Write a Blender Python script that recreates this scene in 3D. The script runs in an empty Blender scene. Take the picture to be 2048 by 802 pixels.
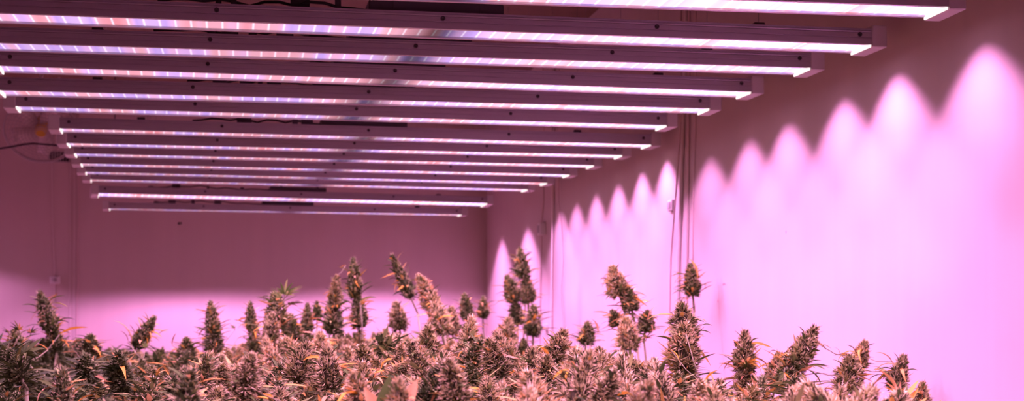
import bpy, math, random
from mathutils import Vector, Matrix
R = math.radians
PI = math.pi
SC = bpy.context.scene
COL = SC.collection

# ------------------------------------------------------------------ camera, exposure, world
F = 3000.0                      # focal length in pixels of the 2048-wide frame
HORIZON = 640.0
CZ = 1.60                       # camera height
TH = math.atan((1024 - 346) / F)
CT, ST = math.cos(TH), math.sin(TH)
cam_d = bpy.data.cameras.new('camera')
cam = bpy.data.objects.new('camera', cam_d); COL.objects.link(cam)
cam.location = (0, 0, CZ)
cam.rotation_euler = (R(90), 0, -TH)
cam_d.sensor_width = 36.0
cam_d.lens = F / 2048 * 36.0
cam_d.shift_y = (HORIZON - 401) / 2048
cam_d.clip_start = 0.05
cam_d.dof.use_dof = True
cam_d.dof.focus_distance = 2.4
cam_d.dof.aperture_fstop = 9.5
SC.camera = cam
SC.view_settings.view_transform = 'Standard'
SC.view_settings.look = 'None'
SC.view_settings.gamma = 1.0
SC.view_settings.use_curve_mapping = False
SC.view_settings.exposure = 0.0
SC.cycles.max_bounces = 6
SC.cycles.diffuse_bounces = 5
SC.cycles.sample_clamp_indirect = 6.0
world = bpy.data.worlds.new('world'); SC.world = world
world.use_nodes = True
world.node_tree.nodes['Background'].inputs[0].default_value = (0.30, 0.09, 0.13, 1)
world.node_tree.nodes['Background'].inputs[1].default_value = 0.1

LIGHT_COLOR = (1.0, 0.35, 0.92)
LIGHT_POWER = 80.0
LIGHT_SPREAD = 136
LENS_STRENGTH = 1.0

def at(px, py, zc):
    """world point seen at pixel (px, py) at camera depth zc"""
    xc = (px - 1024) / F * zc
    h = (HORIZON - py) / F * zc
    return Vector((xc * CT + zc * ST, zc * CT - xc * ST, CZ + h))

def on_plane(px, py, H):
    return at(px, py, F * H / (HORIZON - py))

# ------------------------------------------------------------------ materials
def newmat(name):
    m = bpy.data.materials.new(name); m.use_nodes = True
    nt = m.node_tree
    return m, nt, nt.nodes['Principled BSDF']

def simple(name, c, rough=0.5, metal=0.0, spec=0.5):
    m, nt, b = newmat(name)
    b.inputs['Base Color'].default_value = (*c, 1)
    b.inputs['Roughness'].default_value = rough
    b.inputs['Metallic'].default_value = metal
    b.inputs['Specular IOR Level'].default_value = spec
    tx = nt.nodes.new('ShaderNodeTexCoord'); nz = nt.nodes.new('ShaderNodeTexNoise')
    nz.inputs['Scale'].default_value = 18
    mr = nt.nodes.new('ShaderNodeMapRange')
    mr.inputs['To Min'].default_value = 0.9; mr.inputs['To Max'].default_value = 1.08
    mx = nt.nodes.new('ShaderNodeMix'); mx.data_type = 'RGBA'; mx.blend_type = 'MULTIPLY'
    mx.inputs['Factor'].default_value = 1
    mx.inputs['A'].default_value = (*c, 1)
    nt.links.new(tx.outputs['Object'], nz.inputs['Vector'])
    nt.links.new(nz.outputs['Fac'], mr.inputs['Value'])
    nt.links.new(mr.outputs['Result'], mx.inputs['B'])
    if name != 'anodised_aluminium': nt.links.new(mx.outputs['Result'], b.inputs['Base Color'])
    return m

def plant_mat(name, stops, rough=0.75, trans=0.0):
    m, nt, b = newmat(name)
    g = nt.nodes.new('ShaderNodeNewGeometry')
    rp = nt.nodes.new('ShaderNodeValToRGB')
    el = rp.color_ramp.elements
    while len(el) < len(stops): el.new(0.5)
    for e, (p, c) in zip(el, stops):
        e.position = p; e.color = (*c, 1)
    oi = nt.nodes.new('ShaderNodeObjectInfo')
    ma = nt.nodes.new('ShaderNodeMath'); ma.operation = 'MULTIPLY_ADD'
    ma.inputs[1].default_value = 0.30; ma.inputs[2].default_value = -0.15
    ad = nt.nodes.new('ShaderNodeMath'); ad.operation = 'ADD'; ad.use_clamp = True
    nt.links.new(oi.outputs['Random'], ma.inputs[0])
    nt.links.new(ma.outputs[0], ad.inputs[0]); nt.links.new(g.outputs['Random Per Island'], ad.inputs[1])
    nt.links.new(ad.outputs[0], rp.inputs['Fac'])
    nt.links.new(rp.outputs['Color'], b.inputs['Base Color'])
    b.inputs['Roughness'].default_value = rough
    b.inputs['Specular IOR Level'].default_value = 0.12
    if trans:
        tr = nt.nodes.new('ShaderNodeBsdfTranslucent'); mx = nt.nodes.new('ShaderNodeMixShader')
        mx.inputs[0].default_value = trans
        nt.links.new(rp.outputs['Color'], tr.inputs['Color'])
        nt.links.new(b.outputs[0], mx.inputs[1]); nt.links.new(tr.outputs[0], mx.inputs[2])
        nt.links.new(mx.outputs[0], nt.nodes['Material Output'].inputs['Surface'])
    return m

M = {}
M['bud'] = plant_mat('bud_bracts', [(0.0, (.03, .035, .012)), (.35, (.12, .13, .05)), (.7, (.36, .37, .14)), (1.0, (.56, .55, .25))])
M['pistil'] = plant_mat('pistils', [(0.0, (.50, .48, .22)), (.5, (.74, .71, .36)), (.86, (.82, .80, .46)), (1.0, (.72, .40, .12))])
M['bud_core'] = plant_mat('bud_core', [(0.0, (.035, .04, .015)), (1.0, (.07, .07, .03))])
M['sugar'] = plant_mat('sugar_leaves', [(0.0, (.04, .07, .02)), (.5, (.11, .17, .04)), (.72, (.30, .36, .12)), (.88, (.62, .40, .07)), (1.0, (.74, .50, .20))], trans=.15)
M['fan_leaf'] = plant_mat('fan_leaves', [(0.0, (.025, .045, .012)), (.5, (.06, .10, .02)), (.70, (.14, .22, .05)), (.80, (.46, .44, .09)), (.9, (.74, .42, .05)), (1.0, (.70, .46, .20))], trans=.2)
M['green_leaf'] = plant_mat('green_leaves', [(0.0, (.08, .15, .03)), (.5, (.20, .32, .08)), (1.0, (.52, .60, .20))], trans=.25)
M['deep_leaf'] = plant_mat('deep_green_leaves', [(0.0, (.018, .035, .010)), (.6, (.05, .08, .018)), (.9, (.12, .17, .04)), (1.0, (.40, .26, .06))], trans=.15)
M['dry_leaf'] = plant_mat('dry_leaves', [(0.0, (.66, .36, .04)), (.5, (.80, .50, .07)), (1.0, (.75, .52, .24))], trans=.25)
M['dead_leaf'] = plant_mat('dead_leaves', [(0.0, (.25, .15, .05)), (1.0, (.60, .42, .20))])
M['stem'] = simple('plant_stem', (.22, .24, .10), .6)
M['bark'] = simple('pale_stem', (.45, .38, .22), .6)
M['pot'] = simple('black_plastic', (.02, .02, .02), .5)
M['soil'] = simple('soil', (.05, .03, .02), .95)
M['alu'] = simple('anodised_aluminium', (.50, .47, .52), .38, .55)
M['cap'] = simple('white_plastic', (.62, .60, .60), .45)
M['screw'] = simple('dark_screw', (.05, .04, .045), .5, .3)
M['dark'] = simple('dark_casing', (.06, .055, .06), .5)
M['steel'] = simple('steel_wire', (.35, .33, .33), .4, .8)
M['cable'] = simple('black_cable', (.015, .013, .014), .5)
M['whitep'] = simple('white_plastic_trim', (.75, .73, .72), .5)
M['grey'] = simple('grey_guard', (.40, .37, .37), .5, .2)
M['yellow'] = simple('yellow_plastic', (.65, .42, .05), .5)
M['pipe'] = simple('painted_pipe', (.74, .67, .64), .45)

def wall_mat(name, base, streak, spacing):
    m, nt, b = newmat(name)
    tx = nt.nodes.new('ShaderNodeTexCoord'); mp = nt.nodes.new('ShaderNodeMapping')
    mp.inputs['Scale'].default_value = (7, 7, .35)
    nz = nt.nodes.new('ShaderNodeTexNoise'); nz.inputs['Scale'].default_value = 2.0; nz.inputs['Detail'].default_value = 3
    mr = nt.nodes.new('ShaderNodeMapRange')
    mr.inputs['From Min'].default_value = .3; mr.inputs['From Max'].default_value = .75
    mr.inputs['To Min'].default_value = 1.0 + streak * .3; mr.inputs['To Max'].default_value = 1.0 - streak
    mx = nt.nodes.new('ShaderNodeMix'); mx.data_type = 'RGBA'; mx.blend_type = 'MULTIPLY'
    mx.inputs['Factor'].default_value = 1; mx.inputs['A'].default_value = (*base, 1)
    nt.links.new(tx.outputs['Object'], mp.inputs[0]); nt.links.new(mp.outputs[0], nz.inputs['Vector'])
    nt.links.new(nz.outputs['Fac'], mr.inputs['Value']); nt.links.new(mr.outputs[0], mx.inputs['B'])
    nt.links.new(mx.outputs['Result'], b.inputs['Base Color'])
    b.inputs['Roughness'].default_value = .7
    b.inputs['Specular IOR Level'].default_value = .2
    return m
M['wall'] = wall_mat('painted_wall', (.62, .535, .50), .035, 1)
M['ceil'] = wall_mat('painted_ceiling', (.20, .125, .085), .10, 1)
M['floor'] = wall_mat('concrete_floor', (.20, .13, .09), .2, 1)

def lens_mat():
    m = bpy.data.materials.new('led_lens'); m.use_nodes = True
    nt = m.node_tree; nt.nodes.clear(); N = nt.nodes.new; L = nt.links.new
    out = N('ShaderNodeOutputMaterial'); em = N('ShaderNodeEmission'); L(em.outputs[0], out.inputs[0])
    tx = N('ShaderNodeTexCoord'); sep = N('ShaderNodeSeparateXYZ'); L(tx.outputs['Object'], sep.inputs[0])
    oi = N('ShaderNodeObjectInfo')
    def math_(op, a, b=None, c=None, clamp=False):
        n = N('ShaderNodeMath'); n.operation = op; n.use_clamp = clamp
        for i, v in enumerate((a, b, c)):
            if v is None: continue
            if isinstance(v, (int, float)): n.inputs[i].default_value = v
            else: L(v, n.inputs[i])
        return n.outputs[0]
    X = sep.outputs['X']; rnd = oi.outputs['Random']
    xs = math_('MULTIPLY_ADD', rnd, 37.0, X)
    fr = math_('FRACT', math_('DIVIDE', xs, .031))
    d = math_('ABSOLUTE', math_('SUBTRACT', fr, .5))
    dot = math_('SUBTRACT', 1.0, math_('DIVIDE', d, .11), clamp=True)
    cmb = N('ShaderNodeCombineXYZ'); L(math_('MULTIPLY', xs, 13.0), cmb.inputs[0])
    cmb.inputs[1].default_value = 1.3
    nz = N('ShaderNodeTexNoise'); nz.inputs['Scale'].default_value = 1.0; nz.inputs['Detail'].default_value = 1.5
    L(cmb.outputs[0], nz.inputs['Vector'])
    rp = N('ShaderNodeValToRGB'); rp.color_ramp.interpolation = 'LINEAR'
    el = rp.color_ramp.elements
    for _ in range(3): el.new(.5)
    for e, (p, c) in zip(el, [(.28, (.95, .30, .38)), (.43, (1, .45, .60)), (.52, (.95, .50, .95)), (.60, (.68, .40, 1.0)), (.72, (.9, .55, .95))]):
        e.position = p; e.color = (*c, 1)
    L(nz.outputs['Fac'], rp.inputs[0])
    # the two LED boards of a bar leave a dim gap in its middle
    gap = math_('DIVIDE', math_('SUBTRACT', math_('ABSOLUTE', X), .012), .10, clamp=True)
    gain = math_('MULTIPLY_ADD', gap, .87, .13)
    # emission rises towards the wall, painting in how the lens brightens with viewing angle
    grad = math_('MULTIPLY_ADD', math_('DIVIDE', math_('ADD', X, .25), .9, clamp=True), 1.15, 0.92)
    var = math_('MULTIPLY_ADD', rnd, .35, .85)
    wh = N('ShaderNodeMix'); wh.data_type = 'RGBA'; L(math_('MULTIPLY', dot, .6), wh.inputs['Factor'])
    L(rp.outputs[0], wh.inputs['A']); wh.inputs['B'].default_value = (1.6, 1.35, 1.6, 1)
    st = math_('MULTIPLY', math_('MULTIPLY', gain, grad), math_('MULTIPLY', var, LENS_STRENGTH))
    L(wh.outputs['Result'], em.inputs['Color']); L(st, em.inputs['Strength'])
    return m
M['lens'] = lens_mat()
_m = bpy.data.materials.new('cap_glow_paint'); _m.use_nodes = True; _n = _m.node_tree; _n.nodes.clear()
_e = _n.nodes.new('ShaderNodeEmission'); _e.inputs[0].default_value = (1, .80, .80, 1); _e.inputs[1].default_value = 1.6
_o = _n.nodes.new('ShaderNodeOutputMaterial'); _n.links.new(_e.outputs[0], _o.inputs[0]); M['cap_glow'] = _m  # even glow standing in for strip light that falls on the end caps
def glow_lens():
    m = M['lens'].copy(); m.name = 'led_lens_bright'
    for n in m.node_tree.nodes:
        if n.type == 'EMISSION':
            lk = n.inputs['Strength'].links[0]; src = lk.from_socket
            q = m.node_tree.nodes.new('ShaderNodeMath'); q.operation = 'MULTIPLY_ADD'; q.inputs[1].default_value = .8; q.inputs[2].default_value = 1.0
            m.node_tree.links.new(src, q.inputs[0]); m.node_tree.links.new(q.outputs[0], n.inputs['Strength'])
    return m
M['lens_bright'] = glow_lens()

# ------------------------------------------------------------------ mesh helpers
class MB:
    def __init__(s): s.v = []; s.f = []; s.m = []; s.sm = []
    def add(s, vs, fs, mi=0, smooth=False):
        o = len(s.v); s.v += [tuple(v) for v in vs]
        for f in fs: s.f.append(tuple(i + o for i in f)); s.m.append(mi); s.sm.append(smooth)
    def box(s, a, b, mi=0, bev=0.0):
        x0, y0, z0 = a; x1, y1, z1 = b
        if bev <= 0:
            vs = [(x0,y0,z0),(x1,y0,z0),(x1,y1,z0),(x0,y1,z0),(x0,y0,z1),(x1,y0,z1),(x1,y1,z1),(x0,y1,z1)]
            s.add(vs, [(0,3,2,1),(4,5,6,7),(0,1,5,4),(1,2,6,5),(2,3,7,6),(3,0,4,7)], mi); return
        # chamfered box
        vs = []; idx = {}
        for sx in (0,1):
            for sy in (0,1):
                for sz in (0,1):
                    X = (x0,x1)[sx]; Y = (y0,y1)[sy]; Z = (z0,z1)[sz]
                    dx = bev if sx == 0 else -bev; dy = bev if sy == 0 else -bev; dz = bev if sz == 0 else -bev
                    idx[(sx,sy,sz,'x')] = len(vs); vs.append((X, Y+dy, Z+dz))
                    idx[(sx,sy,sz,'y')] = len(vs); vs.append((X+dx, Y, Z+dz))
                    idx[(sx,sy,sz,'z')] = len(vs); vs.append((X+dx, Y+dy, Z))
        fs = []
        for q in (0,1):
            fs.append([idx[(q,a_,b_,'x')] for a_, b_ in ((0,0),(1,0),(1,1),(0,1))])
            fs.append([idx[(a_,q,b_,'y')] for a_, b_ in ((0,0),(1,0),(1,1),(0,1))])
            fs.append([idx[(a_,b_,q,'z')] for a_, b_ in ((0,0),(1,0),(1,1),(0,1))])
            for r_ in (0,1):
                fs.append([idx[(q,r_,0,'x')], idx[(q,r_,1,'x')], idx[(q,r_,1,'y')], idx[(q,r_,0,'y')]])
                fs.append([idx[(q,0,r_,'x')], idx[(q,1,r_,'x')], idx[(q,1,r_,'z')], idx[(q,0,r_,'z')]])
                fs.append([idx[(0,q,r_,'y')], idx[(1,q,r_,'y')], idx[(1,q,r_,'z')], idx[(0,q,r_,'z')]])
                for t_ in (0,1): fs.append([idx[(q,r_,t_,k)] for k in 'xyz'])
        s.add(vs, fs, mi)
    def tube(s, pts, r, n=6, mi=0, caps=True):
        pts = [Vector(p) for p in pts]
        rs = r if isinstance(r, (list, tuple)) else [r] * len(pts)
        vs = []; u = None
        for i, p in enumerate(pts):
            t = (pts[min(i+1, len(pts)-1)] - pts[max(i-1, 0)])
            t = t.normalized() if t.length > 1e-9 else Vector((0,0,1))
            if u is None: u = t.orthogonal().normalized()
            else:
                u = (u - t * u.dot(t)); u = u.normalized() if u.length > 1e-6 else t.orthogonal().normalized()
            w = t.cross(u)
            for k in range(n):
                a = 2*PI*k/n; vs.append(p + (u*math.cos(a) + w*math.sin(a)) * rs[i])
        fs = []
        for i in range(len(pts)-1):
            for k in range(n):
                k2 = (k+1) % n; fs.append((i*n+k, i*n+k2, (i+1)*n+k2, (i+1)*n+k))
        if caps: fs.append(tuple(range(n))[::-1]); fs.append(tuple((len(pts)-1)*n+k for k in range(n)))
        s.add(vs, fs, mi, True)
    def build(s, name, mats, parent=None, fix=True):
        me = s.mesh(name, mats, fix)
        return link(name, me, parent)
    def mesh(s, name, mats, fix=True):
        me = bpy.data.meshes.new(name); me.from_pydata(s.v, [], s.f)
        for m_ in (mats if isinstance(mats, (list, tuple)) else [mats]): me.materials.append(m_)
        me.polygons.foreach_set('material_index', s.m)
        me.polygons.foreach_set('use_smooth', s.sm)
        me.validate(); me.update()
        return me

def link(name, me, parent=None):
    o = bpy.data.objects.new(name, me); COL.objects.link(o)
    if parent: o.parent = parent
    return o
def tag(o, label, cat, group=None, kind=None):
    if label: o['label'] = label
    if cat: o['category'] = cat
    if group: o['group'] = group
    if kind: o['kind'] = kind
    return o
def empty(name, loc, rz=0.0):
    o = bpy.data.objects.new(name, None); COL.objects.link(o)
    o.empty_display_size = .1; o.location = loc; o.rotation_euler = (0, 0, rz); return o
def struct(name, mb, mat):
    o = mb.build(name, mat); o['kind'] = 'structure'; return o

# ------------------------------------------------------------------ the room
CEIL = CZ + 1.28
def wall_x(y): # inner face of the right wall; the wall is not quite parallel to the beds
    return 1.40 + .052 * y
BACK = 8.97
def quadprism(pts, z0, z1):
    mb = MB(); n = len(pts)
    vs = [(x, y, z0) for x, y in pts] + [(x, y, z1) for x, y in pts]
    fs = [tuple(range(n))[::-1], tuple(range(n, 2*n))] + [(i, (i+1) % n, (i+1) % n + n, i + n) for i in range(n)]
    mb.add(vs, fs); return mb
YF = -1.2
XL = -3.25
struct('wall_right', quadprism([(wall_x(YF), YF), (wall_x(YF)+.15, YF), (wall_x(BACK)+.15, BACK), (wall_x(BACK), BACK)], 0, CEIL), M['wall'])
struct('wall_back', quadprism([(XL-.15, BACK), (wall_x(BACK)+.15, BACK), (wall_x(BACK)+.15, BACK+.15), (XL-.15, BACK+.15)], 0, CEIL), M['wall'])
struct('wall_left', quadprism([(XL-.15, YF), (XL, YF), (XL, BACK), (XL-.15, BACK)], 0, CEIL), M['wall'])
struct('wall_front', quadprism([(XL-.15, YF-.15), (wall_x(YF)+.15, YF-.15), (wall_x(YF)+.15, YF), (XL-.15, YF)], 0, CEIL), M['wall'])
struct('floor', quadprism([(XL-.15, YF-.15), (wall_x(BACK)+.3, YF-.15), (wall_x(BACK)+.3, BACK+.15), (XL-.15, BACK+.15)], -.15, 0), M['floor'])
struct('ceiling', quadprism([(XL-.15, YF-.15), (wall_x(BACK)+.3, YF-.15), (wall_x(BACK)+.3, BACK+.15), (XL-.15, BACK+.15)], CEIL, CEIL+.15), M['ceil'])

def wall_pt(px, py, off=0.0):
    """point on the right wall seen at the pixel"""
    a = at(px, py, 1.0) - Vector((0, 0, CZ))
    t = (1.40 - off) / (a.x - .052 * a.y)
    return Vector((a.x*t, a.y*t, CZ + a.z*t))
def back_pt(px, py, off=0.0):
    a = at(px, py, 1.0) - Vector((0, 0, CZ))
    t = (BACK - off) / a.y
    return Vector((a.x*t, a.y*t, CZ + a.z*t))

# ------------------------------------------------------------------ grow light bars
H = .60                                   # lens plane above the camera
W2 = .055                                 # half width of a bar
prof = [(-.045, 0.0), (-.045, -.0045), (-.0555, -.0045), (-.0555, .0085), (-.0535, .009), (-.0535, .0105), (-.0555, .011),
        (-.0555, .020), (-.054, .0220), (-.0555, .0235), (-.0515, .024), (-.0515, .0275), (-.0545, .028), (-.0545, .030)]
prof = prof + [(-y, z) for y, z in reversed(prof)]

def make_bar(L, screws=True, cables=True, seed=0, bright=False):
    rnd = random.Random(seed)
    root = empty('grow_light_bar', (0, 0, 0))
    h = L / 2
    mb = MB(); n = len(prof)
    vs = [(-h+.03, y, z) for y, z in prof] + [(h-.03, y, z) for y, z in prof]
    fs = [(i, i+n, (i+1) % n + n, (i+1) % n) for i in range(n)]
    mb.add(vs, fs)
    mb.build('housing', M['alu'], root)
    mb = MB()
    mb.add([(-h+.03, -.045, -.0005), (h-.03, -.045, -.0005), (h-.03, .045, -.0005), (-h+.03, .045, -.0005)], [(0, 3, 2, 1)])
    for sx in (-1, 1):                     # added glowing lip paints the strip's light on each end cap's inner face
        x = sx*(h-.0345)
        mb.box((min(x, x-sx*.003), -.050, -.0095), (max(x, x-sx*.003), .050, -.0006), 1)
    mb.build('lens', [M['lens_bright' if bright else 'lens'], M['cap_glow']], root)
    for sx in (-1, 1):
        mb = MB()
        a, b = sorted((sx*(h-.034), sx*h))
        mb.box((a, -.0575, -.0100), (b, .0575, .0375), 0, .0018)
        c = mb.build('end_cap', M['cap'], root)
        if sx > 0 or True:
            c['label'] = 'pale plastic end cap'
    if screws:
        for x in (h-.062, h-.062-(h-.062)/2, 0, -(h-.062)/2, -(h-.062)):
            mb = MB(); ring = 14
            vs = []
            for rr, yy in ((.0050, -.0553), (.0050, -.0570), (.0030, -.0575), (.0022, -.0562), (.0001, -.0562)):
                for k in range(ring):
                    t = 2*PI*k/ring; vs.append((x + rr*math.cos(t), yy, .0165 + rr*math.sin(t)))
            fs = []
            for i in range(4):
                for k in range(ring): fs.append((i*ring+k, i*ring+(k+1) % ring, (i+1)*ring+(k+1) % ring, (i+1)*ring+k))
            mb.add(vs, fs, 0, True); mb.build('screw', M['screw'], root)
    # driver on top of the middle
    mb = MB(); mb.box((-.15, -.040, .0300), (.13, .035, .054), 0, .003)
    mb.box((-.10, -.042, .0300), (-.09, .037, .057)); mb.box((.08, -.042, .0300), (.09, .037, .057))
    mb.build('driver_box', M['dark'], root)
    if cables:
        x0 = -h * rnd.uniform(.45, .75); x1 = -.12; pts = []; k = 16
        ph = rnd.uniform(0, 6)
        for i in range(k):
            u = i/(k-1)
            pts.append((x0 + (x1-x0)*u, -.02 + .018*math.sin(ph+u*11), .036 + .012*abs(math.sin(ph*2+u*15)) * math.sin(PI*min(1, u*1.0+.05))))
        pts = [(x0, -.01, .030)] + pts
        mb = MB(); mb.tube(pts, .0032, 6); mb.build('power_cable', M['cable'], root)
        for q in range(rnd.randint(3, 6)):
            i = rnd.randint(3, k-3); p = pts[i]
            mb = MB(); mb.box((p[0]-.008, p[1]-.006, .0300), (p[0]+rnd.choice((.004, .010, .03)), p[1]+.006, rnd.uniform(.046, .060)), 0, .001)
            mb.build('cable_clip', M['dark'], root)
    for sx in (-1, 1):
        x = sx*h*.72
        mb = MB(); mb.box((x-.012, -.008, .0295), (x+.012, .008, .044), 0, .001); mb.build('hanger', M['dark'], root)
        mb = MB(); mb.tube([(x, 0, .043), (x, 0, CEIL-CZ-H)], .0007, 5); mb.build('suspension_wire', M['steel'], root)
    return root

def bar_light(root, L, power=1.0):
    # lamps spread along the LED boards, closer together near the ends; the optics cut the light off at a steep angle
    h = L/2 - .070
    half = [h, h-.055, h-.13, h-.25, h-.43, h-.66]
    xs = sorted([-v for v in half] + half)
    for k, x in enumerate(xs):
        w = (xs[min(k+1, len(xs)-1)] - xs[max(k-1, 0)]) / 2
        if k in (0, len(xs)-1): w *= 3.0
        elif k in (1, len(xs)-2): w *= 1.5
        ld = bpy.data.lights.new('led_light', 'SPOT')
        ld.color = LIGHT_COLOR; ld.energy = LIGHT_POWER * power * w / L
        ld.spot_size = R(LIGHT_SPREAD); ld.spot_blend = .20; ld.shadow_soft_size = .022
        o = bpy.data.objects.new('led_light', ld); COL.objects.link(o); o.parent = root
        o.location = (x, 0, -.014); o.scale = (1, .64, 1)      # the reflector is narrower across the bar

# (left or any point on strip) , right end of the strip, has left end in view, power, bright
BARS = [
    ((700, -19), (1872, 20), None), ((0, 32), (1722, 94), None), ((0, 90), (1604, 139), None), ((0, 134.5), (1487, 186), None),
    ((4, 183), (1407, 219), 1), ((36, 214.5), (1322, 252), 1), ((122, 258), (1292, 290), 1), ((137, 287), (1236, 311), 1),
    ((151, 307.5), (1180, 331), 1), ((163, 327.5), (1132, 349.5), 1), ((172, 344), (1087, 366), 1), ((182, 359), (1049, 379), 1),
    ((197, 388), (968, 408), 1), ((219, 417), (919, 429), 1)]
BAR_LABELS = [
    'nearest LED grow light bar in view, cut off by the top edge of the photo',
    'first full LED bar below the top edge, its right end square against the dark wall',
    'third LED grow light bar down, running off the left edge under the first full bar',
    'fourth LED grow light bar down, last one whose left end is outside the photo',
    'fifth LED grow light bar down, left end just touching the edge of the photo',
    'sixth LED grow light bar down, left end cap clear of the edge above the cable',
    'seventh LED bar down, first of those stepped in to the right beside the yellow disc',
    'eighth LED grow light bar down, directly behind the bar beside the yellow disc',
    'ninth LED grow light bar down, left end just above the grey fan guard louvres',
    'tenth LED grow light bar down, left end level with the fan guard louvres',
    'eleventh LED grow light bar down, third in front of the thick white glowing bar',
    'twelfth LED grow light bar down, narrow strip just before the thick white glowing bar',
    'second LED bar from the back, its strip a thick even pinkish white line',
    'farthest LED grow light bar, thin dim strip with bright dots at both ends']
LBAR = 1.94
for i, (lp, rp_, full) in enumerate(BARS):
    a = on_plane(*lp, H); b = on_plane(*rp_, H)
    d = (b - a); d.z = 0; u = d.normalized()
    L = d.length + .07 if full else LBAR + .0
    if full: L = min(max(L, 1.86), 2.02)
    c = b + u * .035 - u * (L / 2)
    root = make_bar(L, True, True, 10+i, bright=(i == 12))
    root.location = (c.x, c.y, CZ + H); root.rotation_euler = (0, 0, math.atan2(u.y, u.x))
    if i == 12: root.rotation_euler = (R(-5), 0, root.rotation_euler[2])
    tag(root, BAR_LABELS[i], 'grow light', 'LED grow light bars in rows overhead')
    bar_light(root, L, {11: 1.2, 12: 2.2, 13: 2.3}.get(i, 1.0))
for k, y in enumerate((2.05, 1.65, 1.25, .85)):
    root = make_bar(LBAR, False, False, 50+k)
    root.location = (wall_x(y) - .065 - LBAR/2, y, CZ + H)
    tag(root, 'LED grow light bar overhead in front of the photographed rows', 'grow light', 'LED grow light bars in front of the photographed rows')
    bar_light(root, LBAR, 1.0)

for k in range(4):
    root = make_bar(LBAR, False, False, 70+k)
    root.location = (-2.06, 6.95 + .535*k, CZ + H)
    tag(root, 'LED grow light bar over the neighbouring bed, outside the photo to the left', 'grow light', 'LED grow light bars over the neighbouring bed')
    bar_light(root, LBAR, 1.0)

# ------------------------------------------------------------------ fittings on ceiling and walls
def fan(c, r, rz, tilt, label, hub):
    root = empty('ventilation_fan', c); root.rotation_euler = (tilt, 0, rz)
    mb = MB()
    for q in range(10):
        rr = r * (1 - q*.095)
        z = -.035 * math.cos(q/9*PI/2)
        z = -.035 * math.sqrt(max(0, 1-(rr/r)**2))
        mb.tube([(rr*math.cos(2*PI*k/40), rr*math.sin(2*PI*k/40), z) for k in range(41)], .0013 if q else .004, 5, 0, False)
    for k in range(36):
        a = 2*PI*k/36
        mb.tube([((r*(1-q*.105))*math.cos(a+q*.07), (r*(1-q*.105))*math.sin(a+q*.07), -.035*math.sqrt(max(0, 1-(1-q*.105)**2))) for q in range(9)], .0011, 4, 0, False)
    g = mb.build('guard', M['grey'], root)
    mb = MB()
    prf = [(r*1.0, .0), (r*1.0, .02), (r*.985, .02), (r*.985, 0)]
    n = 40; vs = []
    for rr, z in prf: vs += [(rr*math.cos(2*PI*k/n), rr*math.sin(2*PI*k/n), z) for k in range(n)]
    mb.add(vs, [(i*n+k, i*n+(k+1) % n, ((i+1) % 4)*n+(k+1) % n, ((i+1) % 4)*n+k) for i in range(4) for k in range(n)], 0, True)
    mb.build('housing_ring', M['pipe'], root)
    mb = MB(); mb.tube([(0, 0, -.012), (0, 0, -.008), (0, 0, .11)], [r*.13, r*.17, r*.17], 20)
    mb.build('motor', M[hub], root)
    for k in range(5):
        a = 2*PI*k/5; mb = MB(); vs = []
        for j in range(6):
            rr = r*(.15+.72*j/5); wv = r*(.16+.26*math.sin(j/5*PI*.75))
            for s_ in (-1, 1):
                aa = a + s_*wv/rr*.5 + j*.06
                vs.append((rr*math.cos(aa), rr*math.sin(aa), .035+.016*s_))
        m_ = len(vs); vs2 = [(x, y, z+.002) for x, y, z in vs]
        fs = [(2*j, 2*j+1, 2*j+3, 2*j+2) for j in range(5)]
        fs += [tuple(i+m_ for i in f[::-1]) for f in fs]
        fs += [(2*j, 2*j+2, 2*j+2+m_, 2*j+m_) for j in range(5)] + [(2*j+1, 2*j+1+m_, 2*j+3+m_, 2*j+3) for j in range(5)]
        fs += [(0, m_, m_+1, 1), (m_-2, m_-1, 2*m_-1, 2*m_-2)]
        mb.add(vs+vs2, fs, 0, True); mb.build('blade', M['pipe'], root)
    inv = root.rotation_euler.to_matrix().transposed()
    top = inv @ Vector((0, 0, CEIL - c[2] - .005)) ; bk = Vector((0, 0, .10))
    mb = MB(); mb.tube([bk, bk*1.2, top], .009, 8); mb.build('bracket', M['pipe'], root)
    tag(root, label, 'fan')
    return root
p = at(1142, -78, 4.6)
fan((p.x, p.y, p.z), .185, -TH, R(-30), 'round grey wire guarded fan under the ceiling, poking down behind the topmost light bar', 'dark')
p = at(82, 262, 7.4)
fan((p.x, p.y, p.z), .175, TH*0, R(-55), 'round wire guarded fan with a yellow hub hanging left of the light bars', 'yellow')
# louvred vent and black cable beside it
p = at(118, 313, 7.9)
vr = empty('louvre_vent', (p.x, p.y, p.z))
mb = MB()
for (a_, b_) in (((-.055, 0, -.03), (.055, .012, -.025)), ((-.055, 0, .025), (.055, .012, .03)), ((-.055, 0, -.03), (-.05, .012, .03)), ((.05, 0, -.03), (.055, .012, .03))): mb.box(a_, b_)
mb.build('frame', M['grey'], vr)
for k in range(7):
    mb = MB(); x = -.042 + .014*k; mb.add([(x-.004, 0, -.025), (x+.004, .01, -.025), (x+.004, .01, .025), (x-.004, 0, .025), (x-.0025, 0, -.025), (x+.0055, .01, -.025), (x+.0055, .01, .025), (x-.0025, 0, .025)],
        [(0,1,2,3), (4,7,6,5), (0,4,5,1), (3,2,6,7), (0,3,7,4), (1,5,6,2)]); mb.build('slat', M['dark'], vr)
mb = MB(); mb.box((-.006, .010, -.0), (.006, .016, CEIL-p.z-.002)); mb.box((-.05, .010, -.028), (.05, .016, .028)); mb.build('mount', M['pipe'], vr)
tag(vr, 'small dark slatted vent hanging beside the left end caps below the black cable', 'vent')
mb = MB(); pts = [at(x, y, 7.0) for x, y in ((-160, 300), (-60, 304), (0, 297), (22, 294), (46, 289), (66, 287), (92, 289), (118, 291), (150, 292), (230, 288))]
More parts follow.
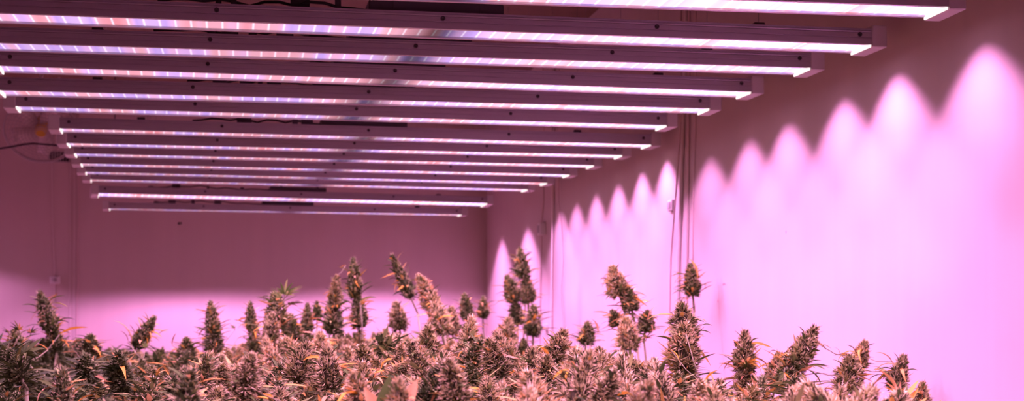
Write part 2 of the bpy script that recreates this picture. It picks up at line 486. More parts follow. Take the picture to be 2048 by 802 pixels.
mb.tube(pts, .0045, 7)
for q in (pts[0], pts[-1]): mb.tube([q, (q.x, q.y, CEIL-.001)], .003, 6)
tag(mb.build('power_cable', M['cable']), 'black power cable sagging in front of the round fan at the left edge', 'cable')

# cords, pipes and sockets on the right wall
def wall_line(name, pxs, r, mat, label, cat, off=None, to_ceiling=False, group=None):
    off = r + .0005 if off is None else off
    pts = [wall_pt(x, y, off) for x, y in pxs]
    if to_ceiling: pts = [Vector((pts[0].x, pts[0].y, CEIL-.001))] + pts
    pts.append(Vector((pts[-1].x, pts[-1].y, .30)))
    mb = MB(); mb.tube(pts, r, 7)
    return tag(mb.build(name, M[mat]), label, cat, group)
M['beige'] = simple('beige_cord', (.70, .56, .54), .6)
wall_line('conduit_pipe', [(1372, 40), (1366, 270), (1357, 520), (1355, 700)], .006, 'pipe', 'widest pale pipe running down the right wall behind the hanging dark bud', 'pipe', None, True)
wall_line('hanging_cord', [(1362, 240), (1350, 400), (1341, 520), (1338, 700)], .0022, 'beige', 'thin cord left of the widest pipe, through the small white box', 'cord', None, True)
wall_line('conduit_pipe', [(1392, 60), (1391, 270), (1386, 420), (1384, 700)], .0018, 'beige', 'thin line down the right wall, right of the widest pale pipe', 'pipe', None, True)
wall_line('conduit_pipe', [(1378, 50), (1377, 300), (1371, 700)], .004, 'beige', 'slim beige pipe just right of the widest pale pipe on the right wall', 'pipe', None, True)
wall_line('hanging_cord', [(1118, 250), (1118, 345), (1117, 400), (1123, 450), (1127, 520), (1122, 580), (1126, 650), (1126, 690)], .0032, 'beige', 'wavy cord down the right wall behind the far light pools', 'cord', .012, True)
wall_line('conduit_pipe', [(1108, 180), (1106, 400), (1102, 690)], .007, 'pipe', 'pale pipe beside the wavy cord on the far right wall', 'pipe', None, True)
wall_line('hanging_cord', [(1087, 250), (1087, 400), (1083, 450), (1083, 490), (1080, 640)], .0030, 'beige', 'straight cord through a white plug on the far right wall', 'cord', .004, True)
def wall_box(px, py, w, h, d, label, n='socket_box'):
    c = wall_pt(px, py, d/2 + .0)
    root = empty(n, c, -math.atan(.052))
    # local: x out of the wall (towards -x), y along the wall
    mb = MB(); mb.box((-d/2, -w/2, -h/2), (d/2, w/2, h/2), 0, .003); mb.build('casing', M['whitep'], root)
    mb = MB(); mb.box((-d/2-.003, -w*.3, -h*.3), (-d/2+.001, w*.3, h*.3), 0, .001); mb.build('switch', M['grey'], root)
    tag(root, label, 'socket')
wall_box(1342, 411, .05, .038, .012, 'small white box on the thin cord of the near right wall')
wall_box(1083, 458, .07, .060, .03, 'white plug box halfway down the straight cord on the far right wall')
wall_box(1088, 654, .05, .030, .03, 'small pale box low on the far right wall just above the canopy')
for (x, y, w, h, lb) in ((1448, 568, .018, .003, 'reddish scuff mark on the right wall, the longest one, right of the hanging dark bud'), (1411, 572, .004, .012, 'faint upright scuff mark between the hanging dark bud and the longest scuff'),
                     (1436, 602, .003, .006, 'tiny scuff mark below the longest scuff on the right wall'), (1572, 464, .003, .004, 'tiny speck high on the bright near right wall')):
    rr = random.Random(int(x)); c = wall_pt(x, y, .0004); mb = MB(); vs = []
    for k in range(14):
        a = 2*PI*k/14; q = rr.uniform(.55, 1.1)
        vs.append((c.x + .052*w*math.cos(a)*q, c.y + w*math.cos(a)*q, c.z + h*math.sin(a)*q))
    vs2 = [(x_-.0004, y_, z_) for x_, y_, z_ in vs]
    mb.add(vs+vs2, [tuple(range(14)), tuple(range(14, 28))[::-1]] + [(k, (k+1) % 14, (k+1) % 14+14, k+14) for k in range(14)])
    tag(mb.build('scuff_mark', M['scuff'] if 'scuff' in M else M.setdefault('scuff', simple('scuff_paint', (.62, .30, .30), .8))), lb, 'mark')

# back wall cords, socket, panel joints
def back_line(name, pxs, r, mat, label, cat, to_ceiling=True):
    pts = [back_pt(x, y, r + .001) for x, y in pxs]
    if to_ceiling: pts = [Vector((pts[0].x, pts[0].y, CEIL-.001))] + pts
    pts.append(Vector((pts[-1].x, pts[-1].y, .30)))
    mb = MB(); mb.tube(pts, r, 7); return tag(mb.build(name, M[mat]), label, cat)
back_line('hanging_cord', [(157, 345), (159, 430), (155, 500), (157, 560), (154, 620), (152, 690)], .0028, 'beige', 'wavy thin cord down the back wall, the rightmost line at the left', 'cord')
back_line('hanging_cord', [(104, 345), (105, 450), (109, 545), (109, 562)], .0030, 'pipe', 'pale cord down the back wall ending at the small plug', 'cord')
back_line('conduit_pipe', [(140, 345), (139, 690)], .0025, 'pipe', 'slim pale pipe on the back wall, left one of the pair by the wavy cord', 'pipe')
back_line('conduit_pipe', [(149, 345), (148, 690)], .0030, 'pipe', 'pale pipe on the back wall directly left of the wavy cord', 'pipe')
c = back_pt(110, 560, .02); root = empty('socket_box', c)
mb = MB(); mb.box((-.028, -.018, -.022), (.028, .018, .022), 0, .004); mb.build('casing', M['whitep'], root)
mb = MB(); mb.tube([(0, -.017, 0), (0, -.028, 0)], .012, 12); mb.build('plug', M['grey'], root)
tag(root, 'small plug on the back wall above the leafy bud at the left', 'socket')
c = back_pt(360, 447, .004); mb = MB(); mb.box((c.x-.012, c.y-.003, c.z-.005), (c.x-.001, c.y+.0035, c.z+.005), 0, .001); mb.box((c.x+.004, c.y-.003, c.z-.003), (c.x+.010, c.y+.0035, c.z+.006), 0, .001)
tag(mb.build('wall_hook', M['screw']), 'tiny dark hook alone on the back wall under the farthest light bar', 'hook')
for n_, px in enumerate((172, 470, 740)):
    c = back_pt(px, 500); mb = MB(); mb.box((c.x-.002, BACK-.0015, 0), (c.x+.002, BACK, CEIL)); struct('trim_%d' % (n_+1), mb, M['wall'])

# ------------------------------------------------------------------ plants
def blade(mb, o, d, ln, w, mi, rnd):
    u = d.orthogonal().normalized(); a = rnd.uniform(0, 6.3)
    v = d.cross(u); u2 = u*math.cos(a) + v*math.sin(a); v2 = d.cross(u2)
    m = o + d*ln*.45
    mb.add([o + u2*w*.35, o - u2*w*.35, m + u2*w*.5, m + v2*w*.4, m - u2*w*.5, o + d*ln + Vector((0, 0, ln*.15))],
           [(0, 2, 3), (0, 3, 4, 1), (2, 5, 3), (3, 5, 4), (1, 4, 5, 2, 0)], mi)

def leaf(mb, o, d, ln, w, curl, mi, seg=5, side=None, fold=.25, twist=0.0):
    """narrow pointed leaflet: starts at o along d, droops by curl"""
    d = d.normalized()
    up = Vector((0, 0, 1))
    s = side.normalized() if side is not None else d.cross(up)
    if s.length < 1e-3: s = Vector((1, 0, 0))
    s.normalize(); p = Vector(o); vs = []
    wid = [.25, .75, 1.0, .8, .45, .02] if seg == 5 else [.4, 1.0, .65, .02]
    for i in range(seg+1):
        t = s * (w*.5*wid[i]); n_ = s.cross(d)
        vs += [p - t + n_*w*fold*wid[i], p, p + t + n_*w*fold*wid[i]]
        if i < seg:
            p = p + d*(ln/seg)
            d = (Matrix.Rotation(-curl/seg, 3, s) @ d).normalized()
            if twist: s = (Matrix.Rotation(twist/seg, 3, d) @ s).normalized()
    fs = []
    for i in range(seg):
        a = 3*i; fs += [(a, a+3, a+4, a+1), (a+1, a+4, a+5, a+2)]
    mb.add(vs, fs, mi, True)

def cola_mesh(name, seed, L, Rr, nl=22, pist=.5, dens=1.0, leaf_len=.04, pal=None):
    rnd = random.Random(seed); mb = MB()
    pal = pal or ['bud', 'pistil', 'bud_core', 'sugar']
    bumps = [(rnd.uniform(0, 6.3), rnd.uniform(.0, .9), rnd.uniform(.12, .4)) for _ in range(9)]
    def rad(t, a):
        base = (1-t)**.55 * (.55 + .45*min(1, t*4)) if t < 1 else 0
        b = sum(g*math.exp(-((t-tt)/.10)**2) * max(0, math.cos(a-aa))**2 for aa, tt, g in bumps)
        return Rr * (base*.85 + b*.55*base + .04)
    # core
    vs = []; ns, nr = 9, 8
    for i in range(nr):
        t = i/(nr-1)
        for k in range(ns):
            a = 2*PI*k/ns; r = rad(t*.96, a)*.55
            vs.append((r*math.cos(a), r*math.sin(a), L*t*.93))
    fs = [(i*ns+k, i*ns+(k+1) % ns, (i+1)*ns+(k+1) % ns, (i+1)*ns+k) for i in range(nr-1) for k in range(ns)]
    fs += [tuple(range(ns))[::-1], tuple((nr-1)*ns+k for k in range(ns))]
    mb.add(vs, fs, 2, True)
    lr0 = Rr*.40
    n = max(12, int(L*Rr*2*PI/(lr0*1.45)**2*dens))
    for k in range(n):
        t = ((k+.5)/n)*.97; a = k*2.39996 + rnd.uniform(-.35, .35); r = rad(t, a)
        lr = lr0*rnd.uniform(.75, 1.2)*(1 - .35*t)
        rc = max(0, r - lr*.8)
        c = Vector((rc*math.cos(a), rc*math.sin(a), L*t*.96 + rnd.uniform(-.3, .3)*lr))
        out = Vector((math.cos(a), math.sin(a), .55 + 2.2*t*t*t)).normalized()
        pale = rnd.random() < pist
        for j in range(int(26*dens)):
            d = Vector((rnd.gauss(0, 1), rnd.gauss(0, 1), rnd.gauss(0, 1))).normalized()
            d = (d + out*.95).normalized()
            ln = lr*rnd.uniform(.7, 1.25)
            thin = rnd.random() < (.38 if pale else .10)
            blade(mb, c + d*lr*.30, d, ln*(1.35 if thin else .95), .0017 if thin else rnd.uniform(.0026, .0042), 1 if thin else 0, rnd)
    n = 0
    for k in range(n):
        t = (k+.5)/n; t = t*.99
        a = k*2.39996 + rnd.uniform(-.3, .3); r = rad(t, a)
        c = Vector((r*.72*math.cos(a), r*.72*math.sin(a), L*t + rnd.uniform(-.003, .003)))
        out = Vector((math.cos(a), math.sin(a), .45 + 1.6*t*t)).normalized()
        for j in range(5):
            d = (out + Vector((rnd.gauss(0, .42), rnd.gauss(0, .42), rnd.gauss(.1, .35)))).normalized()
            blade(mb, c, d, rnd.uniform(.006, .0115)*(.7+.3*Rr/.03), rnd.uniform(.0030, .0050), 0, rnd)
        for j in range(3):
            if rnd.random() < pist:
                d = (out + Vector((rnd.gauss(0, .4), rnd.gauss(0, .4), rnd.gauss(.25, .35)))).normalized()
                blade(mb, c, d, rnd.uniform(.009, .016), rnd.uniform(.0015, .0026), 1, rnd)
    for k in range(nl):
        t = (k/nl)**1.1*.9; a = k*2.39996 + rnd.uniform(-.5, .5); r = rad(t, a)*.7
        d = Vector((math.cos(a), math.sin(a), rnd.uniform(.15, 1.1)))
        leaf(mb, (r*math.cos(a), r*math.sin(a), L*t), d, leaf_len*rnd.uniform(.55, 1.25)*(1.15-.5*t), rnd.uniform(.0045, .0085), rnd.uniform(-.3, 1.3), 3, twist=rnd.uniform(-1, 1))
    # short stem under the bud
    mb.tube([(0, 0, -.05), (0, 0, .02)], .0028, 5, 4)
    return mb.mesh(name, [M[p_] for p_ in pal] + [M['stem']])

random.seed(7)
PALE = [cola_mesh('pale_cola', 100+i, L, r, nl, p_, 1.0, ll) for i, (L, r, nl, p_, ll) in enumerate([
    (.10, .028, 16, .9, .032), (.13, .030, 20, .8, .035), (.085, .032, 14, 1.0, .030), (.12, .026, 18, .7, .038), (.15, .032, 26, .9, .036), (.075, .026, 12, .9, .028)])]
DARKPAL = ['sugar_bud', 'pistil', 'bud_core', 'sugar']
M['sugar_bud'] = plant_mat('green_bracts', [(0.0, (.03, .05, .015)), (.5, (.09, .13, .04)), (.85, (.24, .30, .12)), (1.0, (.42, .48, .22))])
DARK = [cola_mesh('green_cola', 200+i, L, r, nl, p_, .9, ll, DARKPAL) for i, (L, r, nl, p_, ll) in enumerate([
    (.12, .026, 26, .25, .045), (.15, .024, 30, .2, .050), (.10, .028, 24, .3, .042), (.14, .020, 26, .15, .045)])]

def fan_leaf(mb, o, d, size, mi, rnd, nleaf=7, droop=.6):
    d = d.normalized(); side = d.cross(Vector((0, 0, 1)))
    if side.length < 1e-3: side = Vector((1, 0, 0))
    side.normalize(); nrm = side.cross(d)
    pet = o + d*size*.35
    mb.tube([o, pet], .0013, 4, 4, False)
    for k in range(nleaf):
        f = (k-(nleaf-1)/2)/((nleaf-1)/2); a = f*1.35
        dd = (d*math.cos(a) + side*math.sin(a)).normalized()
        s2 = dd.cross(nrm).normalized()
        leaf(mb, pet, dd, size*(1-.55*abs(f)**1.3), size*.13, droop*rnd.uniform(.5, 1.4), mi, 5, s2, .2, rnd.uniform(-.4, .4))

def canopy_z(x, y):
    z = -.135 + .082*math.exp(-((x-.55)/.45)**2) + .04*math.exp(-((x+.50)/.16)**2)
    if y < 3.2: z += (3.2-y)/1.4*(-.088-z)*.8 if z < -.088 else 0
    z -= .06 * min(1, max(0, (x-.85)/.45)) * min(1, max(0, (4.6-y)/1.2))
    z += .012*math.sin(x*5.1+1)*math.sin(y*3.7+.4)
    return CZ + z

def proj(p):
    zc = p.y*CT + p.x*ST; xc = p.x*CT - p.y*ST
    return 1024 + F*xc/zc, HORIZON - F*(p.z-CZ)/zc, zc

# plant centres: rows across the bed, front to back
ROWS = [(1.95, [-.05, .40, .85, 1.22]), (2.55, [-.20, .35, .85, 1.27]), (3.2, [-.30, .35, .90, 1.32]), (3.9, [-.35, .35, .95, 1.37]),
        (4.7, [-.45, .25, .90, 1.42]), (5.6, [-.45, .30, .95, 1.45]), (6.6, [-.55, .20, .85, 1.48]), (7.7, [-.65, .10, .80, 1.50])]
plants = []
for ri, (y, xs) in enumerate(ROWS):
    for ci, x in enumerate(xs):
        r_ = random.Random(ri*10+ci)
        plants.append(dict(x=x + r_.uniform(-.05, .05), y=y + r_.uniform(-.08, .08), row=ri, col=ci, colas=[]))
def nearest(p):
    return min(plants, key=lambda q: (q['x']-p.x)**2 + (q['y']-p.y)**2)

# hero colas: (tip px, tip py, base px, base py, width px, depth, kind, n leaves label)
HERO = [
    (78, 578, 104, 662, 46, 4.6, 'd'), (104, 640, 112, 700, 44, 4.6, 'd'), (28, 655, 34, 720, 60, 4.2, 'd'), (182, 665, 178, 720, 60, 4.2, 'd'),
    (312, 630, 272, 694, 42, 4.4, 'd'), (372, 672, 374, 720, 50, 4.6, 'd'),
    (420, 599, 427, 668, 38, 4.8, 'd'), (430, 640, 425, 705, 52, 4.8, 'd'), (500, 600, 503, 660, 30, 5.0, 'd'), (507, 640, 508, 705, 40, 5.0, 'd'),
    (548, 580, 556, 660, 62, 4.4, 'd'), (545, 622, 540, 690, 44, 4.2, 'p'), (580, 625, 584, 680, 52, 4.6, 'd'),
    (615, 603, 612, 670, 34, 5.2, 'd'), (634, 600, 634, 640, 26, 5.6, 'd'),
    (674, 545, 668, 610, 34, 5.0, 'p'), (664, 582, 668, 668, 52, 5.0, 'd'), (706, 512, 710, 596, 38, 5.2, 'd'), (716, 580, 718, 655, 46, 5.2, 'd'),
    (780, 502, 822, 596, 34, 5.0, 'pd'), (832, 543, 872, 622, 46, 4.6, 'p'), (868, 600, 884, 668, 56, 4.4, 'p'),
    (790, 600, 800, 660, 46, 5.4, 'p'), (928, 583, 936, 640, 36, 6.6, 'd'), (966, 590, 966, 636, 30, 6.6, 'd'),
    (944, 630, 930, 728, 62, 3.3, 'p'), (902, 610, 905, 670, 44, 5.0, 'p'),
    (1038, 492, 1048, 558, 38, 6.5, 'd'), (1012, 548, 1030, 604, 44, 6.4, 'd'), (1052, 546, 1056, 606, 42, 6.5, 'd'), (1030, 596, 1034, 650, 40, 6.4, 'd'),
    (1066, 606, 1066, 672, 46, 6.0, 'd'), (1018, 632, 1012, 690, 54, 4.8, 'p'),
    (1222, 528, 1240, 592, 54, 4.2, 'p'), (1252, 566, 1264, 622, 46, 4.2, 'pd'), (1222, 618, 1236, 652, 40, 4.3, 'd'), (1296, 618, 1290, 664, 46, 4.3, 'd'),
    (1250, 630, 1260, 700, 60, 4.0, 'p'), (1176, 640, 1172, 690, 44, 4.6, 'd'),
    (1380, 524, 1386, 592, 44, 4.55, 'd'),
    (1361, 600, 1372, 680, 70, 2.75, 'p'), (1368, 640, 1366, 740, 92, 2.7, 'p'), (1372, 720, 1366, 800, 84, 2.7, 'd'),
    (1491, 656, 1487, 742, 60, 3.0, 'p'), (1493, 720, 1490, 790, 60, 3.0, 'p'),
    (1634, 648, 1592, 730, 62, 3.0, 'p'), (1596, 690, 1572, 790, 84, 3.0, 'd'), (1560, 700, 1548, 780, 60, 3.1, 'p'),
    (1732, 677, 1712, 742, 48, 3.1, 'p'), (1702, 706, 1694, 782, 76, 2.9, 'p'), (1810, 706, 1788, 778, 52, 3.1, 'p'), (1846, 760, 1838, 830, 52, 2.8, 'p'),
    (650, 690, 664, 778, 66, 2.4, 'p'), (722, 720, 735, 800, 76, 2.2, 'p'), (842, 690, 842, 762, 66, 2.5, 'p'), (1150, 694, 1160, 800, 104, 2.0, 'p'),
    (1130, 655, 1108, 722, 66, 2.8, 'p'), (830, 752, 834, 830, 70, 2.0, 'p'), (560, 772, 564, 840, 70, 1.9, 'p'), (1240, 775, 1236, 850, 70, 1.9, 'p'),
    (1062, 690, 1066, 770, 62, 2.5, 'p'), (975, 752, 980, 830, 70, 2.0, 'p'), (1310, 712, 1300, 790, 60, 2.5, 'p'), (1440, 755, 1436, 830, 60, 2.4, 'p'),
    (770, 655, 776, 720, 46, 3.6, 'p'), (640, 660, 644, 710, 44, 3.8, 'p'), (1218, 705, 1222, 780, 60, 2.6, 'p')]
hero_pts = []
for i, (tx, ty, bx, by, w, zc, kind) in enumerate(HERO):
    zc = zc
    t = at(tx, ty, zc); b = at(bx, by, zc)
    wx = wall_x(b.y) - .05
    rr = random.Random(i*3+1)
    pool = {'p': PALE, 'd': DARK, 'pd': DARK}[kind]
    ax = t - b; L = ax.length
    want = (w*zc/F*.5)*1.15
    # pick the variant whose proportions fit best
    def dims(me):
        return VD[me.name]
    hero_pts.append((b, ax, L, want, pool, zc))
    nearest(b)['colas'].append(dict(b=b, ax=ax, L=L, r=want, pool=pool, seed=i, hero=True))

VD = {}
for i, me in enumerate(PALE): VD[me.name] = [(.10, .028), (.13, .030), (.085, .032), (.12, .026), (.15, .032), (.075, .026)][i]
for i, me in enumerate(DARK): VD[me.name] = [(.12, .026), (.15, .024), (.10, .028), (.14, .020)][i]

ENV = [(-60, 660), (0, 655), (60, 660), (150, 672), (200, 692), (400, 695), (470, 690), (530, 668), (600, 668), (700, 656), (800, 645), (880, 636), (960, 648), (1060, 672),
       (1090, 688), (1200, 688), (1300, 700), (1330, 722), (1440, 756), (1500, 748), (1560, 738), (1650, 772), (1700, 756), (1790, 764), (1860, 794), (2200, 840)]
def envelope(px):                       # how high the general canopy stands across the bed
    for (a, ya), (b, yb) in zip(ENV, ENV[1:]):
        if a <= px <= b: return ya + (yb-ya)*(px-a)/(b-a)
    return ENV[0][1] if px < 0 else ENV[-1][1]
DEEP = []
for i, me in enumerate(DARK):
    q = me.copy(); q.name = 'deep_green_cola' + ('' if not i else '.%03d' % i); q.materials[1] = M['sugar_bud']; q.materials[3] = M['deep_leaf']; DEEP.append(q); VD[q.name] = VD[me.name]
# filler colas on a jittered grid
rg = random.Random(5)
STEP = .112
y = 1.45
while y < 8.35:
    x = -.14*y - .30
    while x < min(.64*y + .15, wall_x(y) - .06):
        jx = x + rg.uniform(-.035, .035); jy = y + rg.uniform(-.035, .035)
        x += STEP * (.84 if y < 2.5 else 1.0 if y < 4.2 else 1.25)
        if jx > wall_x(jy) - .12: continue
        top = canopy_z(jx, jy) + rg.gauss(-.014, .032) + (rg.uniform(.01, .05) if rg.random() < .10 else 0)
        p = Vector((jx, jy, top))
        px, py, zc = proj(p)
        lim = envelope(px) + abs(rg.gauss(0, 9))
        if py < lim: p.z -= (lim - py)/F*zc; py = lim
        if py > 850 or px < -60 or px > 2110: continue
        if px > 1865 + 30*rg.random(): continue
        # keep the fronts of the standout colas clear
        bad = False
        for b, ax, L, want, pool, hz in hero_pts:
            if (b.x-jx)**2 + (b.y-jy)**2 < .045**2: bad = True; break
        if bad: continue
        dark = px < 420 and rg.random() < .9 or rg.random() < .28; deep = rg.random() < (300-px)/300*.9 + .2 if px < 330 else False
        L = rg.uniform(.055, .10) if zc < 2.7 else rg.uniform(.07, .12)
        tilt = Vector((rg.gauss(0, .32), rg.gauss(0, .32), 1)).normalized()*L
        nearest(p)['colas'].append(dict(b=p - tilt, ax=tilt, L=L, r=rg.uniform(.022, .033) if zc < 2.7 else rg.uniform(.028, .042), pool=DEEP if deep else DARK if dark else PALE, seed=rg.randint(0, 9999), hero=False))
    y += STEP * (.84 if y < 2.5 else 1.0 if y < 4.2 else 1.25)

PLANT_LABELS = {
 (0, 0): 'cannabis plant at the bottom edge left of the upright green leaf, pale spiky buds',
 (0, 1): 'nearest cannabis plant, large spiky pale buds and an upright green leaf at bottom centre',
 (0, 2): 'cannabis plant at the bottom edge under the tall thick pale bud, right of centre',
 (0, 3): 'single low cannabis bud at the bottom right, nearest to the bright wall',
 (1, 0): 'dark leafy cannabis plant in the bottom left corner of the bed',
 (1, 1): 'cannabis plant behind the upright green leaf, two white starry buds standing side by side',
 (1, 2): 'cannabis plant carrying the tallest thick pale bud in front of the wall pipes',
 (1, 3): 'rightmost cannabis plant, five leaning buds and orange leaves against the bright wall',
 (2, 0): 'dark leafy cannabis plant second from the bottom left corner, low buds only',
 (2, 1): 'low pale budded cannabis plant right of the dark left corner, middle of the bed',
 (2, 2): 'cannabis plant behind the large starry bud, one dense cone at its left side',
 (2, 3): 'low cannabis plant by the wall, seen between the tall thick bud and the rightmost plant',
 (3, 0): 'dark bushy cannabis plant in front of the spiky bud at far left',
 (3, 1): 'pale cannabis plant just in front of the bud crowned with light palm-like leaves',
 (3, 2): 'low pale cannabis plant in front of the pair of far leaning buds',
 (3, 3): 'cannabis plant with a tall pinkish bud leaning left over two small side buds',
 (4, 0): 'cannabis plant at far left with one tall dark spiky bud and drooping narrow leaves',
 (4, 1): 'cannabis plant with light palm-like leaves on its crown and dark buds around it',
 (4, 2): 'cannabis plant whose slim dark bud leans left beside a thick pinkish leaning bud',
 (4, 3): 'cannabis plant whose lone dark bud hangs before the wall pipes and casts a shadow',
 (5, 0): 'bushy cannabis plant behind the tall spiky bud at far left',
 (5, 1): 'cannabis plant with two small dark buds right of the light palm-like leaves',
 (5, 2): 'cannabis plant with the tallest upright dark bud left of the leaning pair',
 (5, 3): 'low cannabis plant by the wavy wall cord, right of the stacked dark buds',
 (6, 0): 'far cannabis plant behind the left bushes, below the plug on the back wall',
 (6, 1): 'far cannabis plant behind the slim dark spires, left of the palm-like leaves',
 (6, 2): 'far cannabis plant behind the leaning pair of buds, level with the dense canopy',
 (6, 3): 'cannabis plant with stacked dark buds climbing before the two farthest wall light pools',
 (7, 0): 'last row cannabis plant at the left, under the cords of the back wall',
 (7, 1): 'last row cannabis plant before the brightest part of the back wall',
 (7, 2): 'last row cannabis plant in the middle, hidden mostly by the leaning buds',
 (7, 3): 'last row cannabis plant next to the far corner of the room'}
def orient(o, b, ax, spin):
    z = ax.normalized(); q = Vector((0, 0, 1)).rotation_difference(z)
    o.rotation_mode = 'QUATERNION'
    from mathutils import Quaternion
    o.rotation_quaternion = q @ Quaternion((0, 0, 1), spin)

# single leaves that stand out: (base px, base py, tip px, tip py, depth, material, kind)
LEAVES = [
    (566, 606, 548, 570, 4.3, 3, 'fan'), (568, 600, 575, 556, 4.3, 3, 'fan'), (566, 600, 600, 566, 4.3, 3, 'fan'), (556, 612, 518, 585, 4.35, 0, 'fan'), (570, 616, 612, 592, 4.35, 4, 'fan'), (560, 626, 528, 618, 4.3, 4, 'fan'),
    (262, 690, 222, 640, 4.2, 2, 'leaf'), (256, 684, 240, 662, 4.2, 2, 'leaf'), (300, 652, 284, 632, 4.4, 0, 'leaf'), (318, 668, 336, 660, 4.4, 0, 'leaf'), (344, 690, 352, 668, 4.4, 2, 'leaf'),
    (100, 600, 128, 592, 4.5, 0, 'leaf'), (104, 606, 134, 614, 4.5, 0, 'leaf'), (84, 622, 62, 646, 4.5, 2, 'leaf'), (102, 650, 138, 646, 4.5, 0, 'leaf'), (40, 668, 34, 636, 4.1, 0, 'fan'), (20, 670, 8, 650, 4.1, 0, 'fan'), (120, 668, 172, 656, 4.4, 1, 'leaf'),
    (60, 672, 72, 648, 4.1, 0, 'fan'), (140, 690, 170, 672, 4.1, 0, 'fan'), (290, 700, 292, 680, 4.2, 3, 'fan'), (414, 634, 392, 629, 4.75, 2, 'leaf'), (432, 620, 452, 612, 4.75, 0, 'leaf'),
    (470, 660, 462, 644, 4.7, 3, 'fan'), (476, 676, 500, 668, 4.7, 3, 'fan'), (720, 604, 752, 596, 5.1, 3, 'leaf'), (722, 610, 748, 604, 5.1, 1, 'leaf'),
    (692, 530, 680, 536, 5.1, 1, 'leaf'), (1394, 556, 1407, 517, 4.50, 1, 'leaf'), (1392, 545, 1402, 520, 4.50, 2, 'leaf'), (1372, 548, 1345, 552, 4.50, 0, 'leaf'),
    (1276, 602, 1300, 606, 4.15, 0, 'leaf'), (1296, 640, 1312, 612, 4.2, 1, 'leaf'), (1294, 650, 1274, 662, 4.2, 3, 'leaf'), (1196, 664, 1190, 632, 4.4, 0, 'leaf'),
    (1480, 728, 1436, 738, 2.95, 2, 'leaf'), (1474, 738, 1440, 728, 2.95, 0, 'leaf'), (1504, 708, 1534, 690, 2.95, 2, 'leaf'), (1520, 738, 1500, 728, 2.9, 1, 'leaf'), (1556, 706, 1532, 712, 2.95, 2, 'leaf'),
    (1640, 690, 1662, 698, 2.9, 1, 'leaf'), (1616, 740, 1640, 770, 2.9, 0, 'leaf'), (1570, 735, 1562, 768, 2.85, 0, 'fan'), (1600, 745, 1612, 760, 2.85, 0, 'fan'), (1680, 708, 1668, 695, 2.9, 2, 'leaf'),
    (1784, 724, 1754, 706, 3.0, 0, 'leaf'), (1796, 796, 1748, 738, 2.75, 1, 'leaf'), (1800, 800, 1782, 752, 2.7, 1, 'fan'), (1790, 742, 1758, 740, 2.9, 0, 'leaf'), (1640, 782, 1590, 782, 2.6, 0, 'leaf'), (1640, 790, 1606, 800, 2.6, 3, 'fan'),
    (766, 846, 778, 750, 1.50, 3, 'upright'), (776, 836, 728, 776, 1.52, 1, 'upright'), (792, 830, 834, 760, 1.54, 1, 'upright'), (700, 812, 690, 778, 1.8, 1, 'fan'), (640, 812, 636, 790, 1.8, 1, 'leaf'),
    (1100, 722, 1078, 694, 2.3, 1, 'leaf'), (1256, 748, 1262, 700, 2.6, 3, 'leaf'), (1278, 770, 1322, 764, 2.4, 1, 'leaf'), (1410, 770, 1436, 742, 2.4, 1, 'leaf'), (1372, 668, 1386, 676, 2.6, 2, 'leaf'),
    (1342, 700, 1358, 724, 2.58, 1, 'leaf'), (1400, 652, 1424, 652, 2.68, 0, 'leaf'), (1320, 790, 1300, 780, 2.0, 1, 'fan'), (330, 780, 312, 768, 2.6, 3, 'fan'), (250, 800, 232, 770, 2.4, 1, 'leaf'), (96, 700, 76, 688, 3.6, 1, 'leaf'),
    (1140, 740, 1108, 760, 1.92, 1, 'leaf'), (1164, 730, 1200, 770, 1.92, 2, 'leaf'), (1060, 800, 1100, 770, 1.8, 0, 'leaf'), (930, 700, 916, 720, 3.1, 1, 'leaf'), (800, 620, 818, 606, 4.9, 1, 'leaf'), (874, 640, 906, 634, 4.3, 1, 'leaf')]
for P in plants: P['leaves'] = []
for l_ in LEAVES:
    b_ = at(l_[0], l_[1], l_[4])
    cand = [q for q in plants if q['colas']]
    min(cand, key=lambda q: (q['x']-b_.x)**2 + (q['y']-b_.y)**2)['leaves'].append((b_, at(l_[2], l_[3], l_[4]-.01), l_[5], l_[6]))

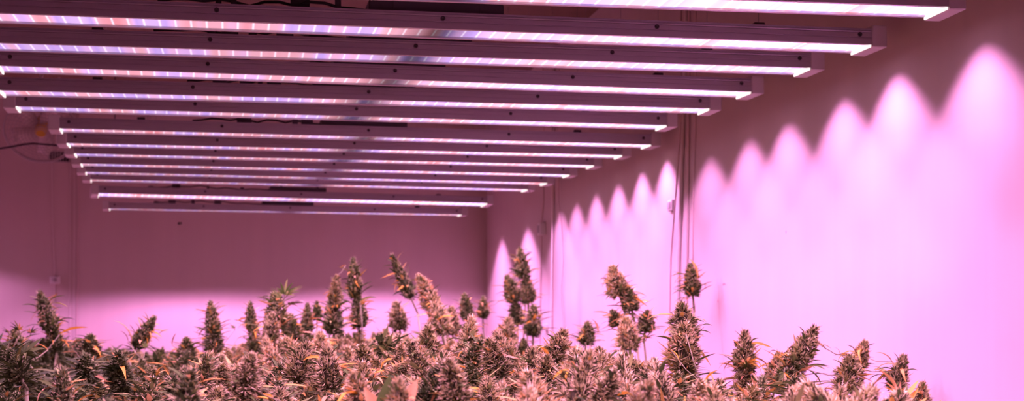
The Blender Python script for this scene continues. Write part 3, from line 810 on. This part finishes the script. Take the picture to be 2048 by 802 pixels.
nc = 0
for P in plants:
    if not P['colas']: continue
    rr = random.Random(P['row']*100+P['col'])
    root = empty('cannabis_plant', (P['x'], P['y'], 0))
    origin = Vector((P['x'], P['y'], 0))
    P['root'] = root
    # pot and soil
    mb = MB()
    prf = [(.0, .0), (.12, .0), (.15, .27), (.162, .27), (.162, .30), (.148, .30), (.142, .26)]
    n = 20; vs = []; 
    for r_, z_ in prf: vs += [(r_*math.cos(2*PI*k/n), r_*math.sin(2*PI*k/n), z_) for k in range(n)]
    mb.add(vs, [(i*n+k, i*n+(k+1) % n, (i+1)*n+(k+1) % n, (i+1)*n+k) for i in range(len(prf)-1) for k in range(n)], 0, True)
    pot = mb.build('pot', M['pot'], root)
    mb = MB(); mb.add([(.142*math.cos(2*PI*k/n), .142*math.sin(2*PI*k/n), .262) for k in range(n)] + [(0, 0, .275)], [(k, (k+1) % n, n) for k in range(n)], 0, True)
    mb.build('soil', M['soil'], root)
    # stem with its branches
    mb = MB(); zt = canopy_z(P['x'], P['y']) - .30
    mb.tube([(0, 0, .26), (.01, .005, .6), (-.008, .01, .95), (0, 0, zt)], [.012, .010, .008, .005], 7)
    lf = MB()
    # 100 largest-looking colas only
    cl = P['colas']
    cl.sort(key=lambda c: (not c['hero'], c['b'].y))
    for c in cl[:98]:
        if c['hero']:
            me = min(c['pool'], key=lambda m_: abs(math.log((VD[m_.name][0]/VD[m_.name][1])/(c['L']/c['r']))))
        else: me = c['pool'][c['seed'] % len(c['pool'])]
        l0, r0 = VD[me.name]
        o = link('cola', me, root)
        b = c['b'] - origin
        o.location = b
        orient(o, b, c['ax'], (c['seed']*1.7) % 6.28)
        sr = c['r']/(r0*1.12); sl = c['L']/(l0*1.06)
        o.scale = (sr, sr, sl)
        e = b - c['ax'].normalized()*.04*sl
        s0 = Vector((0, 0, max(.5, min(zt-.05, b.z-.35-.5*math.hypot(b.x, b.y)))))
        mid = s0.lerp(e, .6); mid.z -= .05; mid.x = e.x*.8; mid.y = e.y*.8
        mb.tube([s0, mid, Vector((e.x, e.y, e.z))], [.005, .004, .003], 5)
        nc += 1
        rl = random.Random(c['seed']+17)
        wb = c['b'] + c['ax']; left = proj(wb)[0] < 340
        near_wall = wall_x(wb.y) - wb.x < .17
        def heading(lo, hi):
            a = rl.uniform(0, 6.3)
            v = Vector((math.cos(a), math.sin(a), rl.uniform(lo, hi)))
            if near_wall: v.x = -abs(v.x)
            return v
        k = 3 if c['hero'] or left else (2 if rl.random() < .6 else 1)
        for j in range(k):
            d = heading(.2, 1.6) if left else heading(-.1, .9)
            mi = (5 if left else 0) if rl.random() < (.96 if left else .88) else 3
            if rl.random() > (.95 if left else .84): mi = 1
            fan_leaf(lf, b + Vector((0, 0, rl.uniform(-.03, .03) if c['hero'] or left else rl.uniform(-.07, -.01))), d, rl.uniform(.032, .054), mi, rl, rl.choice((5, 7)), rl.uniform(.3, 1.4))
        for _q in range(rl.randint(3, 6) if c['hero'] else (1 if rl.random() < .35 else 0)):
            leaf(lf, b + c['ax']*rl.uniform(.2, .6), heading(0, .6), rl.uniform(.035, .075), .007, rl.uniform(.3, 2.4), 1 if rl.random() < .7 else 2, 5, None, .3, rl.uniform(-2, 2))
    rl = random.Random(P['row']*7+P['col'])
    for b_, t_, mi, kd in P['leaves']:
        d = t_ - b_; ln = d.length; rt = b_ - origin; d.normalize()
        view = Vector((ST, CT, 0))
        # stalk back to the nearest bud
        best = None
        for c in P['colas']:
            u = max(0, min(.9, (b_-c['b']).dot(c['ax'])/c['ax'].length_squared)); q = c['b'] + c['ax']*u
            if best is None or (q-b_).length < (best-b_).length: best = q
        best = best - origin
        mb.tube([best, best.lerp(rt, .5) + Vector((0, 0, -.006)), rt], [.0010, .0009, .0009], 5)
        if kd == 'upright':
            leaf(lf, rt, d, ln, .020, .25, mi, 5, view.cross(Vector((0, 0, 1))), .25)
        elif kd == 'leaf':
            cv = rl.uniform(.4, 1.2)
            if mi == 2: cv *= 1.8
            side = view.cross(Vector((0, 0, 1))) if rl.random() < .5 else None
            d0 = (Matrix.Rotation(cv*.4, 3, d.cross(Vector((0, 0, 1))).normalized()) @ d) if abs(d.z) < .95 else d
            leaf(lf, rt, d0, ln*1.1, min(.016, ln*.20) * (.6 if mi == 2 else 1), cv, mi, 5, None, .3, rl.uniform(-1, 1))
        else:
            d2 = (d + view*rl.uniform(-.5, .1)).normalized()
            fan_leaf(lf, rt, d2, ln*.85, mi, rl, 7, .5)
    for part in (mb, lf):                   # nothing grows into the wall
        part.v = [(min(x_, wall_x(P['y']+y_) - .015 - P['x']), y_, z_) for x_, y_, z_ in part.v]
    mb.build('stem', M['stem'], root)
    lf.build('foliage', [M['fan_leaf'], M['dry_leaf'], M['dead_leaf'], M['green_leaf'], M['stem'], M['deep_leaf']], root)
    tag(root, PLANT_LABELS[(P['row'], P['col'])], 'plant', 'flowering cannabis plants in the bed under the light bars')
print('colas', nc, 'plants', sum(1 for p in plants if 'root' in p))
